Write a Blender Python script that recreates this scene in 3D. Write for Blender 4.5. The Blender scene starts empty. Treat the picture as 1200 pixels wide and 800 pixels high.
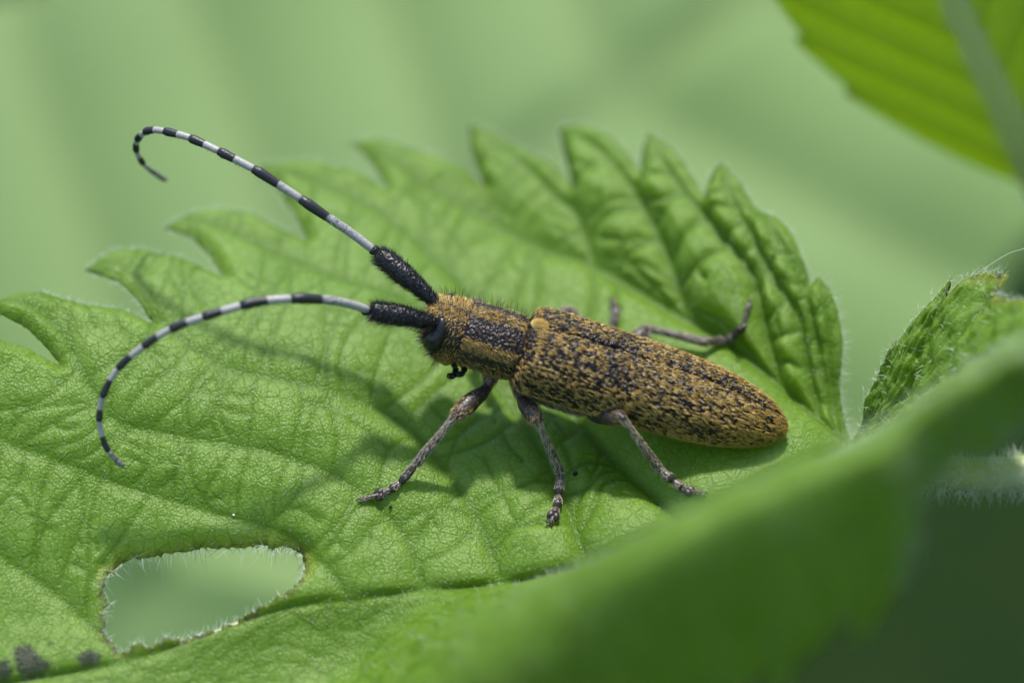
import bpy, math, random
import numpy as np
from mathutils import Vector, noise
from mathutils.bvhtree import BVHTree
from mathutils.geometry import delaunay_2d_cdt

random.seed(7); rng = np.random.default_rng(7)
S = bpy.context.scene
COL = S.collection
S.unit_settings.system = 'METRIC'
S.unit_settings.scale_length = 0.01            # one unit is one centimetre

# ------------------------------------------------------------------ camera
PITCH = math.radians(40); DIST = 16.0; PX = 0.004
TARGET = np.array([0.0, 0.0, 24.0])
RIGHT = np.array([1.0, 0, 0])
UPV = np.array([0, math.sin(PITCH), math.cos(PITCH)])
FWD = np.array([0, math.cos(PITCH), -math.sin(PITCH)])
CAMP = TARGET - FWD * DIST
cam = bpy.data.cameras.new('camera'); cam_o = bpy.data.objects.new('camera', cam); COL.objects.link(cam_o)
cam_o.location = CAMP; cam_o.rotation_euler = (math.pi/2 - PITCH, 0, 0)
cam.sensor_width = 36; cam.lens = 36 * DIST / (1200 * PX)
cam.clip_start = 0.5; cam.clip_end = 20000
cam.dof.use_dof = True; cam.dof.focus_distance = DIST - 0.03
cam.dof.aperture_fstop = cam.lens * 1e-3 / 0.78
cam.dof.aperture_blades = 0
S.camera = cam_o

# ------------------------------------------------------------------ light
SUN_EL = math.radians(68); SUN_AZ = math.radians(4)      # azimuth from +Y (beyond the leaf) towards +X
W = bpy.data.worlds.new('World'); S.world = W; W.use_nodes = True
nt = W.node_tree; bg = nt.nodes['Background']
sky = nt.nodes.new('ShaderNodeTexSky'); sky.sky_type = 'NISHITA'; sky.sun_disc = False
sky.sun_elevation = SUN_EL; sky.sun_rotation = SUN_AZ
nt.links.new(sky.outputs[0], bg.inputs[0]); bg.inputs[1].default_value = 0.15
sun = bpy.data.lights.new('sun', 'SUN'); sun.energy = 3.3; sun.angle = math.radians(4.5); sun.color = (1, 0.95, 0.86)
sun_o = bpy.data.objects.new('sun', sun); COL.objects.link(sun_o)
to_sun = Vector((math.sin(SUN_AZ)*math.cos(SUN_EL), math.cos(SUN_AZ)*math.cos(SUN_EL), math.sin(SUN_EL)))
sun_o.rotation_euler = to_sun.to_track_quat('Z', 'Y').to_euler(); sun_o.location = (0, 20, 60)
S.view_settings.view_transform = 'Standard'; S.view_settings.look = 'None'
S.view_settings.exposure = 0.80; S.view_settings.gamma = 1.0
S.cycles.use_denoising = True
S.cycles.max_bounces = 6; S.cycles.transmission_bounces = 5; S.cycles.diffuse_bounces = 3; S.cycles.glossy_bounces = 2
S.cycles.use_adaptive_sampling = True; S.cycles.adaptive_threshold = 0.02

# ------------------------------------------------------------------ helpers
def P(px, py, d):
    """a place of the photograph's measured layout, d centimetres behind the beetle's plane"""
    k = PX * (DIST + d) / DIST
    return CAMP + RIGHT*((px-600)*k) + UPV*((400-py)*k) + FWD*(DIST+d)
def PA(a):
    a = np.asarray(a, float); d = a[:, 2:3]; k = PX*(DIST+d)/DIST
    return CAMP + (a[:, 0:1]-600)*k*RIGHT + (400-a[:, 1:2])*k*UPV + (DIST+d)*FWD
def C2W(v):                                    # direction: right, up, towards camera
    v = np.asarray(v, float); return v[..., 0:1]*RIGHT + v[..., 1:2]*UPV - v[..., 2:3]*FWD
def unit(v): return v / np.maximum(np.linalg.norm(v, axis=-1, keepdims=True), 1e-9)

def catmull(pts, n):
    p = np.asarray(pts, float); m = len(p)
    q = np.vstack([2*p[0]-p[1], p, 2*p[-1]-p[-2]])
    t = np.linspace(0, m-1, n); i = np.minimum(t.astype(int), m-2); f = (t-i)[:, None]
    a, b, c, d = q[i], q[i+1], q[i+2], q[i+3]
    return 0.5*((2*b)+(-a+c)*f+(2*a-5*b+4*c-d)*f**2+(-a+3*b-3*c+d)*f**3)
def resample(pts, n):
    p = catmull(pts, 40*len(pts)); s = np.r_[0, np.cumsum(np.linalg.norm(np.diff(p, axis=0), axis=1))]
    t = np.linspace(0, s[-1], n); return np.stack([np.interp(t, s, p[:, k]) for k in range(p.shape[1])], 1)

def mesh_obj(name, V, F, mat, parent=None, smooth=True, attrs=None):
    me = bpy.data.meshes.new(name)
    V = np.asarray(V, np.float32)
    if isinstance(F, np.ndarray):
        n, k = F.shape
        me.vertices.add(len(V)); me.vertices.foreach_set('co', V.ravel())
        me.loops.add(n*k); me.loops.foreach_set('vertex_index', F.astype(np.int32).ravel())
        me.polygons.add(n); me.polygons.foreach_set('loop_start', np.arange(0, n*k, k, dtype=np.int32))
        me.update(calc_edges=True)
    else:
        me.from_pydata(V.tolist(), [], F)
    me.polygons.foreach_set('use_smooth', [smooth]*len(me.polygons))
    for k, v in (attrs or {}).items():
        at = me.attributes.new(k, 'FLOAT', 'POINT'); at.data.foreach_set('value', np.asarray(v, np.float32))
    me.validate()
    me.materials.append(mat)
    o = bpy.data.objects.new(name, me); COL.objects.link(o)
    if parent is not None: link_parent(o, parent)
    return o
def link_parent(o, p):
    o.parent = p; o.matrix_parent_inverse = p.matrix_world.inverted() if p.type == 'EMPTY' else world_of(p).inverted()
def world_of(o):
    m = o.matrix_basis.copy()
    if o.parent: m = world_of(o.parent) @ o.matrix_parent_inverse @ m
    return m
def empty(name, loc, label, cat):
    o = bpy.data.objects.new(name, None); COL.objects.link(o); o.location = loc
    o.empty_display_size = 0.2; o['label'] = label; o['category'] = cat
    bpy.context.view_layer.update(); return o

def tube_data(pts, rad, sides=12, cap=True, flat=None):
    p = np.asarray(pts, float); n = len(p); rad = np.broadcast_to(np.asarray(rad, float), (n,))
    t = unit(np.gradient(p, axis=0)); ref = np.array([0.31, 0.22, 0.92])
    x = unit(np.cross(t, ref)); y = np.cross(t, x)
    a = np.linspace(0, 2*np.pi, sides, endpoint=False)
    V = (p[:, None] + rad[:, None, None]*(np.cos(a)[None, :, None]*x[:, None] + np.sin(a)[None, :, None]*y[:, None])).reshape(-1, 3)
    F = []
    for i in range(n-1):
        for j in range(sides):
            k = (j+1) % sides; F.append((i*sides+j, i*sides+k, (i+1)*sides+k, (i+1)*sides+j))
    if cap:
        c0 = len(V); V = np.vstack([V, p[:1]-t[:1]*rad[0]*0.6, p[-1:]+t[-1:]*rad[-1]*0.6])
        for j in range(sides):
            k = (j+1) % sides; F.append((c0, k, j)); F.append((c0+1, (n-1)*sides+j, (n-1)*sides+k))
    return V, F
def join(parts):
    V = []; F = []; o = 0
    for v, f in parts:
        V.append(v); F += [tuple(i+o for i in q) for q in f]; o += len(v)
    return np.vstack(V), F

def hair_obj(name, base, dirs, length, rad, mat, parent, curl=None, segs=1, attrs=None):
    """many fine tapered hairs as one mesh"""
    base = np.asarray(base, float); n = len(base); dirs = unit(np.asarray(dirs, float))
    length = np.broadcast_to(np.asarray(length, float), (n,))[:, None]; rad = np.broadcast_to(np.asarray(rad, float), (n,))[:, None]
    curl = np.zeros_like(base) if curl is None else curl
    r0 = unit(np.cross(dirs, unit(rng.normal(size=(n, 3))))); r1 = np.cross(dirs, r0)
    rings = []
    for s in range(segs):
        f = s/segs; c = base + dirs*length*f + curl*length*f*f; rr = rad*(1-0.6*f)
        for k in range(3):
            a = 2*np.pi*k/3; rings.append(c + rr*(math.cos(a)*r0 + math.sin(a)*r1))
    tip = base + dirs*length + curl*length
    m = 3*segs+1
    V = np.stack(rings+[tip], 1).reshape(-1, 3)
    tri = []
    for s in range(segs-1):
        for k in range(3):
            a, b = s*3+k, s*3+(k+1) % 3; tri += [(a, b, b+3), (a, b+3, a+3)]
    s = (segs-1)*3
    for k in range(3): tri.append((s+k, s+(k+1) % 3, m-1))
    F = (np.arange(n)[:, None, None]*m + np.array(tri)[None]).reshape(-1, 3)
    at = {k: np.repeat(v, m) for k, v in (attrs or {}).items()}
    o = mesh_obj(name, V, F, mat, parent, smooth=False, attrs=at)
    o['kind'] = 'stuff'
    return o

# ------------------------------------------------------------------ materials
class NM:
    def __init__(s, name):
        s.m = bpy.data.materials.new(name); s.m.use_nodes = True; s.t = s.m.node_tree
        s.b = s.t.nodes['Principled BSDF']; s.out = s.t.nodes['Material Output']
    def n(s, typ, **kw):
        x = s.t.nodes.new('ShaderNode'+typ)
        for k, v in kw.items():
            if k in x.inputs: s.put(x.inputs[k], v)
            else: setattr(x, k, v)
        return x
    def put(s, sock, v):
        if hasattr(v, 'is_output') or hasattr(v, 'links'): s.t.links.new(v, sock)
        else: sock.default_value = v
    def attr(s, n): return s.n('Attribute', attribute_name=n).outputs['Fac']
    def math(s, op, a, b=0.0, c=None):
        x = s.n('Math', operation=op); s.put(x.inputs[0], a); s.put(x.inputs[1], b)
        if c is not None: s.put(x.inputs[2], c)
        return x.outputs[0]
    def mix(s, f, a, b):
        x = s.n('Mix', data_type='RGBA'); s.put(x.inputs['Factor'], f)
        s.put(x.inputs[6], a); s.put(x.inputs[7], b); return x.outputs[2]
    def obj(s): return s.n('TexCoord').outputs['Object']
    def noise(s, scale, detail=3, rough=0.55, vec=None):
        x = s.n('TexNoise'); x.inputs['Scale'].default_value = scale; x.inputs['Detail'].default_value = detail
        x.inputs['Roughness'].default_value = rough; s.t.links.new(vec or s.obj(), x.inputs['Vector']); return x.outputs['Fac']
    def voro(s, scale, feature='F1', vec=None, out='Distance'):
        x = s.n('TexVoronoi', feature=feature); x.inputs['Scale'].default_value = scale
        s.t.links.new(vec or s.obj(), x.inputs['Vector']); return x.outputs[out]
    def ramp(s, f, stops):
        x = s.n('ValToRGB'); e = x.color_ramp.elements
        while len(e) < len(stops): e.new(0.5)
        for q, (p, c) in zip(e, stops): q.position = p; q.color = c if len(c) == 4 else (*c, 1)
        s.put(x.inputs[0], f); return x.outputs[0]
    def remap(s, f, a, b, c=0.0, d=1.0):
        x = s.n('MapRange'); s.put(x.inputs[0], f)
        for i, v in zip((1, 2, 3, 4), (a, b, c, d)): x.inputs[i].default_value = v
        return x.outputs[0]
    def bump(s, h, strength, dist, prev=None):
        x = s.n('Bump'); x.inputs['Strength'].default_value = strength; x.inputs['Distance'].default_value = dist
        s.t.links.new(h, x.inputs['Height'])
        if prev is not None: s.t.links.new(prev, x.inputs['Normal'])
        return x.outputs[0]
def c4(r, g, b): return (r, g, b, 1)

def leaf_material(name, lam1, lam2, veinc, trans, tmix=0.4, rough=0.42, spec=0.5, fine=1.0):
    M = NM(name); v = M.attr('vein'); te = M.attr('tert'); rim = M.attr('rim'); nec = M.attr('nec'); tone = M.attr('tone'); co = M.obj()
    col = M.mix(tone, c4(*lam1), c4(*lam2))
    if fine:
        vo = M.voro(74, vec=co); gr = M.noise(26, 2, vec=co)
        dm = M.math('MULTIPLY', M.remap(vo, 0.06, 0.40, 1.0, 0.0), M.remap(gr, 0.28, 0.62, 0.3, 1.0))
        net = M.remap(M.voro(15, 'DISTANCE_TO_EDGE', vec=co), 0.0, 0.07, 1.0, 0.0)
        te = M.math('MAXIMUM', te, M.math('MULTIPLY', net, 0.62))
        dm = M.math('MULTIPLY', dm, M.math('SUBTRACT', 1.0, M.math('MAXIMUM', v, M.math('MULTIPLY', te, 0.85))))
        col = M.mix(M.math('MULTIPLY', dm, 0.70*fine), col, c4(0.46, 0.60, 0.25))      # pale dots paint the lamina's sheen and short hairs into the colour
    col = M.mix(M.math('MULTIPLY', te, 0.9), col, c4(*veinc))
    col = M.mix(M.math('MULTIPLY', v, 0.85), col, c4(*veinc))
    if fine:
        col = M.mix(M.math('MULTIPLY', M.attr('lip'), 0.8), col, c4(0.26, 0.30, 0.03))  # yellow of light shining through the bite's lip, painted into the colour
        col = M.mix(M.math('MULTIPLY', rim, 0.5), col, c4(0.24, 0.26, 0.035))
        col = M.mix(M.math('MULTIPLY', rim, M.remap(gr, 0.42, 0.58)), col, c4(0.05, 0.03, 0.015))
        col = M.mix(nec, col, M.mix(gr, c4(0.012, 0.016, 0.010), c4(0.06, 0.07, 0.045)))
    M.put(M.b.inputs['Base Color'], col)
    M.b.inputs['Roughness'].default_value = rough
    M.b.inputs['Specular IOR Level'].default_value = spec
    if fine:
        hgt = M.math('SUBTRACT', M.math('MULTIPLY', vo, -0.6), M.math('MULTIPLY', net, 0.28))
        M.t.links.new(M.bump(hgt, 0.6*fine, 0.010), M.b.inputs['Normal'])
    tr = M.n('BsdfTranslucent'); M.put(tr.inputs[0], M.mix(M.math('MULTIPLY', M.math('MAXIMUM', M.math('MAXIMUM', v, te), nec), 0.8), c4(*trans), c4(trans[0]*.55, trans[1]*.55, trans[2]*.3)))
    mx = M.n('MixShader'); mx.inputs[0].default_value = tmix
    M.t.links.new(M.b.outputs[0], mx.inputs[1]); M.t.links.new(tr.outputs[0], mx.inputs[2]); M.t.links.new(mx.outputs[0], M.out.inputs[0])
    return M.m
M_LEAF = leaf_material('nettle leaf', (0.120, 0.225, 0.018), (0.178, 0.300, 0.042), (0.085, 0.190, 0.001), (0.68, 0.87, 0.07), 0.45, rough=0.46, spec=0.42)
M_LEAF_BACK = leaf_material('pale leaf', (0.18, 0.29, 0.090), (0.28, 0.39, 0.165), (0.24, 0.34, 0.125), (0.50, 0.70, 0.20), 0.35, rough=0.65, spec=0.2, fine=0)

def hair_material(name, col, rough=0.45, transl=0.3, tcol=None):
    M = NM(name); M.b.inputs['Base Color'].default_value = c4(*col); M.b.inputs['Roughness'].default_value = rough
    tr = M.n('BsdfTranslucent'); tr.inputs[0].default_value = c4(*(tcol or col)); mx = M.n('MixShader'); mx.inputs[0].default_value = transl
    M.t.links.new(M.b.outputs[0], mx.inputs[1]); M.t.links.new(tr.outputs[0], mx.inputs[2]); M.t.links.new(mx.outputs[0], M.out.inputs[0])
    return M.m
M_WHITEHAIR = hair_material('leaf hair', (0.72, 0.78, 0.66), 0.35, 0.5)
M_PALERIB = hair_material('pale midrib', (0.55, 0.60, 0.28), 0.6, 0.7, (0.92, 0.97, 0.50))
M_BLACKHAIR = hair_material('black seta', (0.012, 0.011, 0.012), 0.4, 0.0)
def ochre_material():
    M = NM('ochre pubescence'); sh = M.attr('shade')
    col = M.ramp(sh, [(0.0, (0.15, 0.082, 0.014)), (0.45, (0.38, 0.235, 0.046)), (0.8, (0.57, 0.38, 0.095)), (1.0, (0.68, 0.50, 0.19))])
    M.put(M.b.inputs['Base Color'], col); M.b.inputs['Roughness'].default_value = 0.42
    return M.m
M_OCHRE = ochre_material()
def grey_material():
    M = NM('grey pubescence'); sh = M.attr('shade')
    M.put(M.b.inputs['Base Color'], M.ramp(sh, [(0.0, (0.10, 0.065, 0.03)), (0.5, (0.34, 0.27, 0.16)), (1.0, (0.62, 0.60, 0.58))])); M.b.inputs['Roughness'].default_value = 0.42
    return M.m
M_GREYHAIR = grey_material()
def cuticle(name, c1, c2, rough, scale, strength, dist, spec=.55):
    M = NM(name); M.put(M.b.inputs['Base Color'], M.mix(M.noise(25, 3), c4(*c1), c4(*c2)))
    M.put(M.b.inputs['Roughness'], M.remap(M.noise(60, 2), 0.3, 0.7, rough-0.07, rough+0.12))
    nb = M.bump(M.voro(scale, 'SMOOTH_F1'), strength, dist); nb = M.bump(M.noise(scale*2.5, 2), 0.3, dist*0.4, nb)
    M.t.links.new(nb, M.b.inputs['Normal']); M.b.inputs['Specular IOR Level'].default_value = spec
    return M.m
M_CUT = cuticle('punctured black cuticle', (0.008, 0.006, 0.006), (0.018, 0.012, 0.012), 0.28, 52, 1.0, 0.022, .26)
M_BODY = cuticle('granular dark cuticle', (0.012, 0.009, 0.009), (0.028, 0.019, 0.020), 0.27, 80, 0.9, 0.014, .35)
M_LEGC = cuticle('leg cuticle', (0.018, 0.013, 0.014), (0.045, 0.03, 0.026), 0.34, 90, 0.5, 0.006)
M_BLACK = cuticle('black antenna cuticle', (0.006, 0.006, 0.007), (0.014, 0.013, 0.015), 0.33, 85, 0.7, 0.008)
def eye_material():
    M = NM('compound eye'); M.b.inputs['Base Color'].default_value = c4(0.008, 0.008, 0.010); M.b.inputs['Roughness'].default_value = 0.28
    M.t.links.new(M.bump(M.voro(230), 0.25, 0.002), M.b.inputs['Normal']); return M.m
M_EYE = eye_material()
def band_material():
    M = NM('banded antenna'); f = M.attr('band')
    white = M.mix(M.noise(120, 3), c4(0.20, 0.193, 0.18), c4(0.42, 0.41, 0.385))
    speck = M.remap(M.noise(85, 2), 0.48, 0.60)
    white = M.mix(M.math('MULTIPLY', speck, M.attr('dusk')), white, c4(0.03, 0.03, 0.035))
    M.put(M.b.inputs['Base Color'], M.mix(M.remap(M.math('ADD', f, M.math('MULTIPLY', M.math('SUBTRACT', M.noise(90, 2), 0.5), 0.5)), 0.42, 0.58), white, c4(0.010, 0.010, 0.012)))
    M.b.inputs['Roughness'].default_value = 0.4
    M.t.links.new(M.bump(M.noise(160, 2), 0.5, 0.004), M.b.inputs['Normal']); return M.m
M_BAND = band_material()
def stem_material(name='nettle stem', a=(0.30, 0.37, 0.12), b=(0.46, 0.48, 0.26)):
    M = NM(name); M.put(M.b.inputs['Base Color'], M.mix(M.noise(6, 4), c4(*a), c4(*b)))
    M.b.inputs['Roughness'].default_value = 0.45
    M.t.links.new(M.bump(M.noise(25, 3), 0.4, 0.02), M.b.inputs['Normal']); return M.m
M_STEM = stem_material()
M_STEM2 = stem_material('dry stem', (0.06, 0.08, 0.02), (0.13, 0.13, 0.05))
def soil_material():
    M = NM('soil'); M.put(M.b.inputs['Base Color'], M.ramp(M.noise(0.25, 6), [(0.3, (0.005, 0.012, 0.002)), (0.5, (0.008, 0.022, 0.003)), (0.7, (0.014, 0.024, 0.005))]))
    M.b.inputs['Roughness'].default_value = 0.95; M.b.inputs['Specular IOR Level'].default_value = 0.1; M.t.links.new(M.bump(M.noise(1.5, 5), 0.8, 0.5), M.b.inputs['Normal']); return M.m
M_SOIL = soil_material()

# ------------------------------------------------------------------ ground
gx = np.sinh(np.linspace(-6.2, 6.2, 90))*20; GX, GY = np.meshgrid(gx, gx)
gz = np.array([noise.noise(Vector((x*0.12, y*0.12, 0)))*0.9 + noise.noise(Vector((x*0.5, y*0.5, 3)))*0.3 if abs(x) < 120 and abs(y) < 120 else 0 for x, y in zip(GX.ravel(), GY.ravel())])
gi = np.arange(89*89); gi = (gi//89)*90 + gi % 89
ground = mesh_obj('ground', np.stack([GX.ravel(), GY.ravel(), gz-2.0], 1), np.stack([gi, gi+1, gi+91, gi+90], 1), M_SOIL)
ground['kind'] = 'structure'

# ------------------------------------------------------------------ the nettle and its bitten leaf
nettle = empty('nettle_plant', (3.4, 0.4, 0), 'hairy green nettle plant whose toothed, bitten leaf carries the beetle', 'plant')

# leaf blade, far half: depth of measured places, smoothed with a thin plate
CTRL = np.array([(1000,528,.20),(930,540,.12),(733,510,.25),(648,612,-.10),(425,588,-.08),(820,578,-.04),(615,681,-.20),(720,655,-.20),
 (800,622,-.15),(900,580,0),(480,694,-.22),(340,711,-.25),(160,772,-.33),(0,803,-.38),(-130,838,-.42),(240,640,-.12),(120,700,-.2),(0,560,-.1),
 (114,500,-.02),(0,430,.06),(200,420,.15),(350,411,.22),(0,345,.15),(104,308,.42),(180,372,.25),(195,258,.72),(262,316,.55),(305,186,1.05),
 (361,274,.8),(411,160,1.3),(455,218,1.1),(546,140,1.35),(567,218,1.2),(651,147,1.2),(755,152,1.0),(840,187,.78),(890,247,.58),(957,322,.38),
 (984,400,.3),(600,350,.76),(750,300,.8),(850,400,.52),(900,330,.48),(450,350,.55),(930,470,.32),(540,480,.3),(-110,600,-.2),(-100,430,0)], float)
def tps_kernel(r2): return 0.5*r2*np.log(np.maximum(r2, 1e-12))
cx = CTRL[:, :2]/400.0
K = tps_kernel(((cx[:, None]-cx[None])**2).sum(2)) + 2e-3*np.eye(len(cx))
Pm = np.c_[np.ones(len(cx)), cx]; A_ = np.block([[K, Pm], [Pm.T, np.zeros((3, 3))]])
sol = np.linalg.solve(A_, np.r_[CTRL[:, 2], 0, 0, 0])
def far_depth(p):
    q = np.asarray(p, float)/400.0
    return tps_kernel(((q[:, None]-cx[None])**2).sum(2)) @ sol[:-3] + np.c_[np.ones(len(q)), q] @ sol[-3:]

# leaf blade, near half: rows of places from the midrib over the crest down to the margin
ROWS = [
 [(1000,528,.2),(1002,522,.2),(1004,516,.2),(1006,511,.2),(1008,505,.2)],
 [(999,528.5,.2),(1008,512,.15),(1018,492,.1),(1021,468,.08),(1027,438,.05)],
 [(997,529.5,.2),(1018,508,.08),(1042,470,0),(1053,420,-.02),(1074,364,-.03)],
 [(995,530.5,.2),(1035,500,0),(1080,450,-.1),(1114,378,-.12),(1153,305,-.12)],
 [(990,533,.18),(1050,495,-.1),(1105,450,-.3),(1152,392,-.4),(1194,338,-.4)],
 [(980,538,.16),(1060,495,-.3),(1130,450,-.8),(1200,405,-1.2),(1260,375,-1.3)],
 [(970,544,.12),(1060,498,-.6),(1140,450,-1.4),(1215,415,-1.9),(1300,430,-2.2)],
 [(950,553,.08),(1030,515,-.8),(1110,462,-1.7),(1165,440,-2.1),(1205,500,-2.15)],
 [(925,566,.03),(985,535,-.9),(1040,500,-1.75),(1078,498,-2.1),(1095,590,-2.1)],
 [(895,581,-.02),(940,553,-1),(985,530,-1.85),(1020,556,-2.1),(1058,710,-2.1)],
 [(850,601,-.1),(880,573,-1),(908,556,-1.85),(930,600,-2.1),(955,790,-2.1)],
 [(800,622,-.15),(815,600,-1),(830,587,-1.85),(840,640,-2.1),(862,855,-2.1)],
 [(720,655,-.2),(728,643,-1),(735,640,-1.85),(745,705,-2.1),(762,925,-2.1)],
 [(615,681,-.2),(613,692,-.55),(609,716,-1.25),(604,785,-1.5),(600,930,-1.3)],
 [(480,694,-.22),(472,730,-.30),(462,778,-.52),(450,840,-1.0),(430,945,-1.3)],
 [(340,711,-.25),(328,757,-.29),(315,815,-.38),(295,890,-.6),(265,980,-.8)],
 [(160,772,-.33),(152,815,-.40),(142,865,-.5),(122,930,-.7),(100,1000,-.9)],
 [(0,803,-.38),(-10,845,-.55),(-25,900,-.8),(-45,960,-1),(-60,1020,-1.2)],
 [(-130,838,-.42),(-140,880,-.6),(-155,930,-.8),(-175,980,-1),(-190,1030,-1.1)]]
ROWS = np.array(ROWS, float)
ROWS[7:13, 3, 2] = ROWS[7:13, 2, 2]-.14; ROWS[7:13, 4, 2] = ROWS[7:13, 2, 2]+.28
ROWS[6:14, 1:, 2] *= 1.45
NT, NV = 18*26+1, 64
colsN = np.stack([catmull(ROWS[:, k], NT) for k in range(5)], 1)            # NT,5,3
near = np.stack([catmull(colsN[i], NV) for i in range(NT)])                 # NT,NV,3
tt = np.linspace(0, 18, NT)
# teeth on the near margin
saw = 1 - ((tt*1.0+0.45) % 1.0); cut = np.interp(tt, [0, 4.5, 6, 10, 18], [.10, .10, .07, .05, .05])*saw**0.8*np.clip((tt-0.2)/0.6, 0, 1)
vv = np.linspace(0, 1, NV)
for i in range(NT):
    w = vv*(1-cut[i]*vv**3.0)
    near[i] = np.stack([np.interp(w, vv, near[i, :, k]) for k in range(3)], 1)
near[:, 0, 2] = far_depth(near[:, 0, :2])
mid_px = near[:, 0, :2]

MARGIN = [(1000,526),(993,503),(987,480),(982,452),(985,425),(986,400),(981,365),(971,338),(957,322),(951,328),(947,332),(941,310),(932,285),(921,265),(905,250),(890,246),
 (885,243),(881,240),(865,213),(853,197),(840,187),(832,198),(826,214),(822,226),(807,202),(796,185),(785,172),(770,160),(755,152),(750,170),(748,188),(748,198),(730,175),(715,159),
 (700,149),(675,142),(651,146),(655,165),(661,190),(669,216),(650,195),(637,184),(597,164),(575,148),(547,139),(550,170),(558,195),(567,217),(550,197),(533,187),(489,170),(445,156),
 (411,160),(424,172),(438,188),(455,218),(435,202),(411,191),(367,181),(330,183),(303,187),(325,212),(345,242),(361,275),(325,258),(293,243),(260,238),(227,242),(194,259),(224,271),
 (247,294),(262,317),(240,307),(208,294),(169,284),(140,284),(120,294),(102,309),(140,323),(162,346),(180,373),(143,356),(97,349),(49,336),(20,339),(-6,351),(2,366),(32,381),(58,407),
 (70,425),(32,404),(0,395),(-50,392),(-95,420),(-80,440),(-60,470),(-50,500),(-90,480),(-140,500),(-150,540),(-120,600),(-150,620),(-180,700),(-150,780)]
HOLE = [(122,692),(125,676),(134,664),(150,656),(169,652),(199,647),(225,643),(244,640),(262,639),(279,638),(300,637),(314,637),(322,640),(335,637),(347,641),(355,652),(358,664),(354,679),(341,692),
 (320,706),(296,720),(268,734),(238,745),(212,751),(196,750),(180,757),(162,755),(150,764),(139,763),(130,752),(120,741),(124,728),(120,716),(128,707)]
def subdiv(poly, step, closed=True, jit=0.0):
    p = np.array(poly, float); out = []
    for i in range(len(p) if closed else len(p)-1):
        a, b = p[i], p[(i+1) % len(p)]; n = max(1, int(np.linalg.norm(b-a)/step))
        for k in range(n): out.append(a+(b-a)*k/n)
    out = np.array(out)
    if jit: out = out + rng.normal(size=out.shape)*jit
    return out
def closed_smooth(poly, n):
    p = np.array(poly, float); q = np.vstack([p[-2:], p, p[:3]]); m = len(p)
    c = catmull(q, (len(q)-1)*8+1)[16:16+m*8]; return c
def inside(pt, poly):
    x, y = pt[:, 0], pt[:, 1]; r = np.zeros(len(pt), bool); j = len(poly)-1
    for i in range(len(poly)):
        xi, yi = poly[i]; xj, yj = poly[j]
        if yi != yj:
            c = ((yi > y) != (yj > y)) & (x < (xj-xi)*(y-yi)/(yj-yi)+xi); r ^= c
        j = i
    return r
def seg_dist(pt, a, b):
    d = b-a; L = (d*d).sum()+1e-9; t = np.clip(((pt-a)@d)/L, 0, 1); return np.hypot(*(pt-a-t[:, None]*d).T)
def poly_dist(pt, poly, closed=False, r=1e9):
    out = np.full(len(pt), 1e3); n = len(poly)
    for i in range(n if closed else n-1):
        a, b = poly[i], poly[(i+1) % n]
        lo, hi = np.minimum(a, b)-60, np.maximum(a, b)+60
        m = np.nonzero(((pt > lo) & (pt < hi)).all(1))[0]
        if len(m): out[m] = np.minimum(out[m], seg_dist(pt[m], a, b))
    return out
margin = subdiv(MARGIN, 3.0, closed=False, jit=0.35)
hole = subdiv(closed_smooth(HOLE, 0), 2.2, jit=0.6)
hole += np.array([(4.0*noise.noise(Vector((p[0]*.10, p[1]*.10, 1)))+2.2*noise.noise(Vector((p[0]*.3, p[1]*.3, 5))), 4.0*noise.noise(Vector((p[0]*.10, p[1]*.10, 8)))+2.2*noise.noise(Vector((p[0]*.3, p[1]*.3, 3)))) for p in hole])
midline = mid_px[::-1]
outline = np.vstack([margin, midline])
STEP = 2.5
xs = np.arange(-180, 1010, STEP); ys = np.arange(120, 850, STEP*0.87)
XX, YY = np.meshgrid(xs, ys); XX = XX + (np.arange(len(ys)) % 2)[:, None]*STEP/2
pts = np.c_[XX.ravel(), YY.ravel()]; pts += rng.normal(size=pts.shape)*0.35
pts = pts[inside(pts, outline) & ~inside(pts, hole)]
dm = np.minimum(poly_dist(pts, outline, True), poly_dist(pts, hole, True)); pts = pts[dm > 1.5]
allp = np.vstack([outline, hole, pts]); no, nh = len(outline), len(hole)
edges = [(i, (i+1) % no) for i in range(no)] + [(no+i, no+(i+1) % nh) for i in range(nh)]
res = delaunay_2d_cdt([Vector(p) for p in allp], edges, [], 0, 1e-4)
fp = np.array([tuple(v) for v in res[0]]); tri = np.array([f for f in res[2] if len(f) == 3])
cen = fp[tri].mean(1); tri = tri[inside(cen, outline) & ~inside(cen, hole)]

# veins of the far half: from the teeth down to the basal side vein or the midrib
VEINS = [[(411,160),(445,174),(502,218),(543,241),(587,265),(637,292),(698,312),(775,357),(858,406),(913,450),(968,500),(1000,528)],
 [(547,140),(567,155),(614,191),(648,225),(678,255),(697,311)], [(655,147),(680,158),(722,192),(764,260),(797,340),(805,374)],
 [(756,154),(770,175),(800,220),(845,275),(882,320),(904,407),(915,452)], [(841,189),(850,212),(868,250),(905,320),(935,370),(950,440),(962,495)],
 [(891,248),(905,268),(922,295),(945,345),(962,420),(980,508)], [(958,323),(966,350),(972,385),(974,440),(988,515)],
 [(305,187),(345,200),(391,218),(442,245),(489,282),(543,336),(620,430),(700,520),(770,590),(800,622)],
 [(196,258),(215,252),(240,256),(291,278),(341,303),(395,324),(484,354),(560,420),(640,540),(690,664)],
 [(104,308),(130,302),(165,325),(200,385),(263,428),(320,442),(398,458),(480,500),(550,590),(590,684)],
 [(-4,350),(30,352),(70,385),(100,440),(128,485),(169,502),(270,519),(324,530),(400,560),(470,620),(500,692)],
 [(-95,420),(-40,470),(0,513),(60,535),(150,570),(260,602),(330,622),(380,660),(410,702)],
 [(-150,540),(-60,600),(0,650),(60,690),(110,735),(150,775)]]
VEINS = [resample(v, 40) for v in VEINS]
TERT = []
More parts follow.
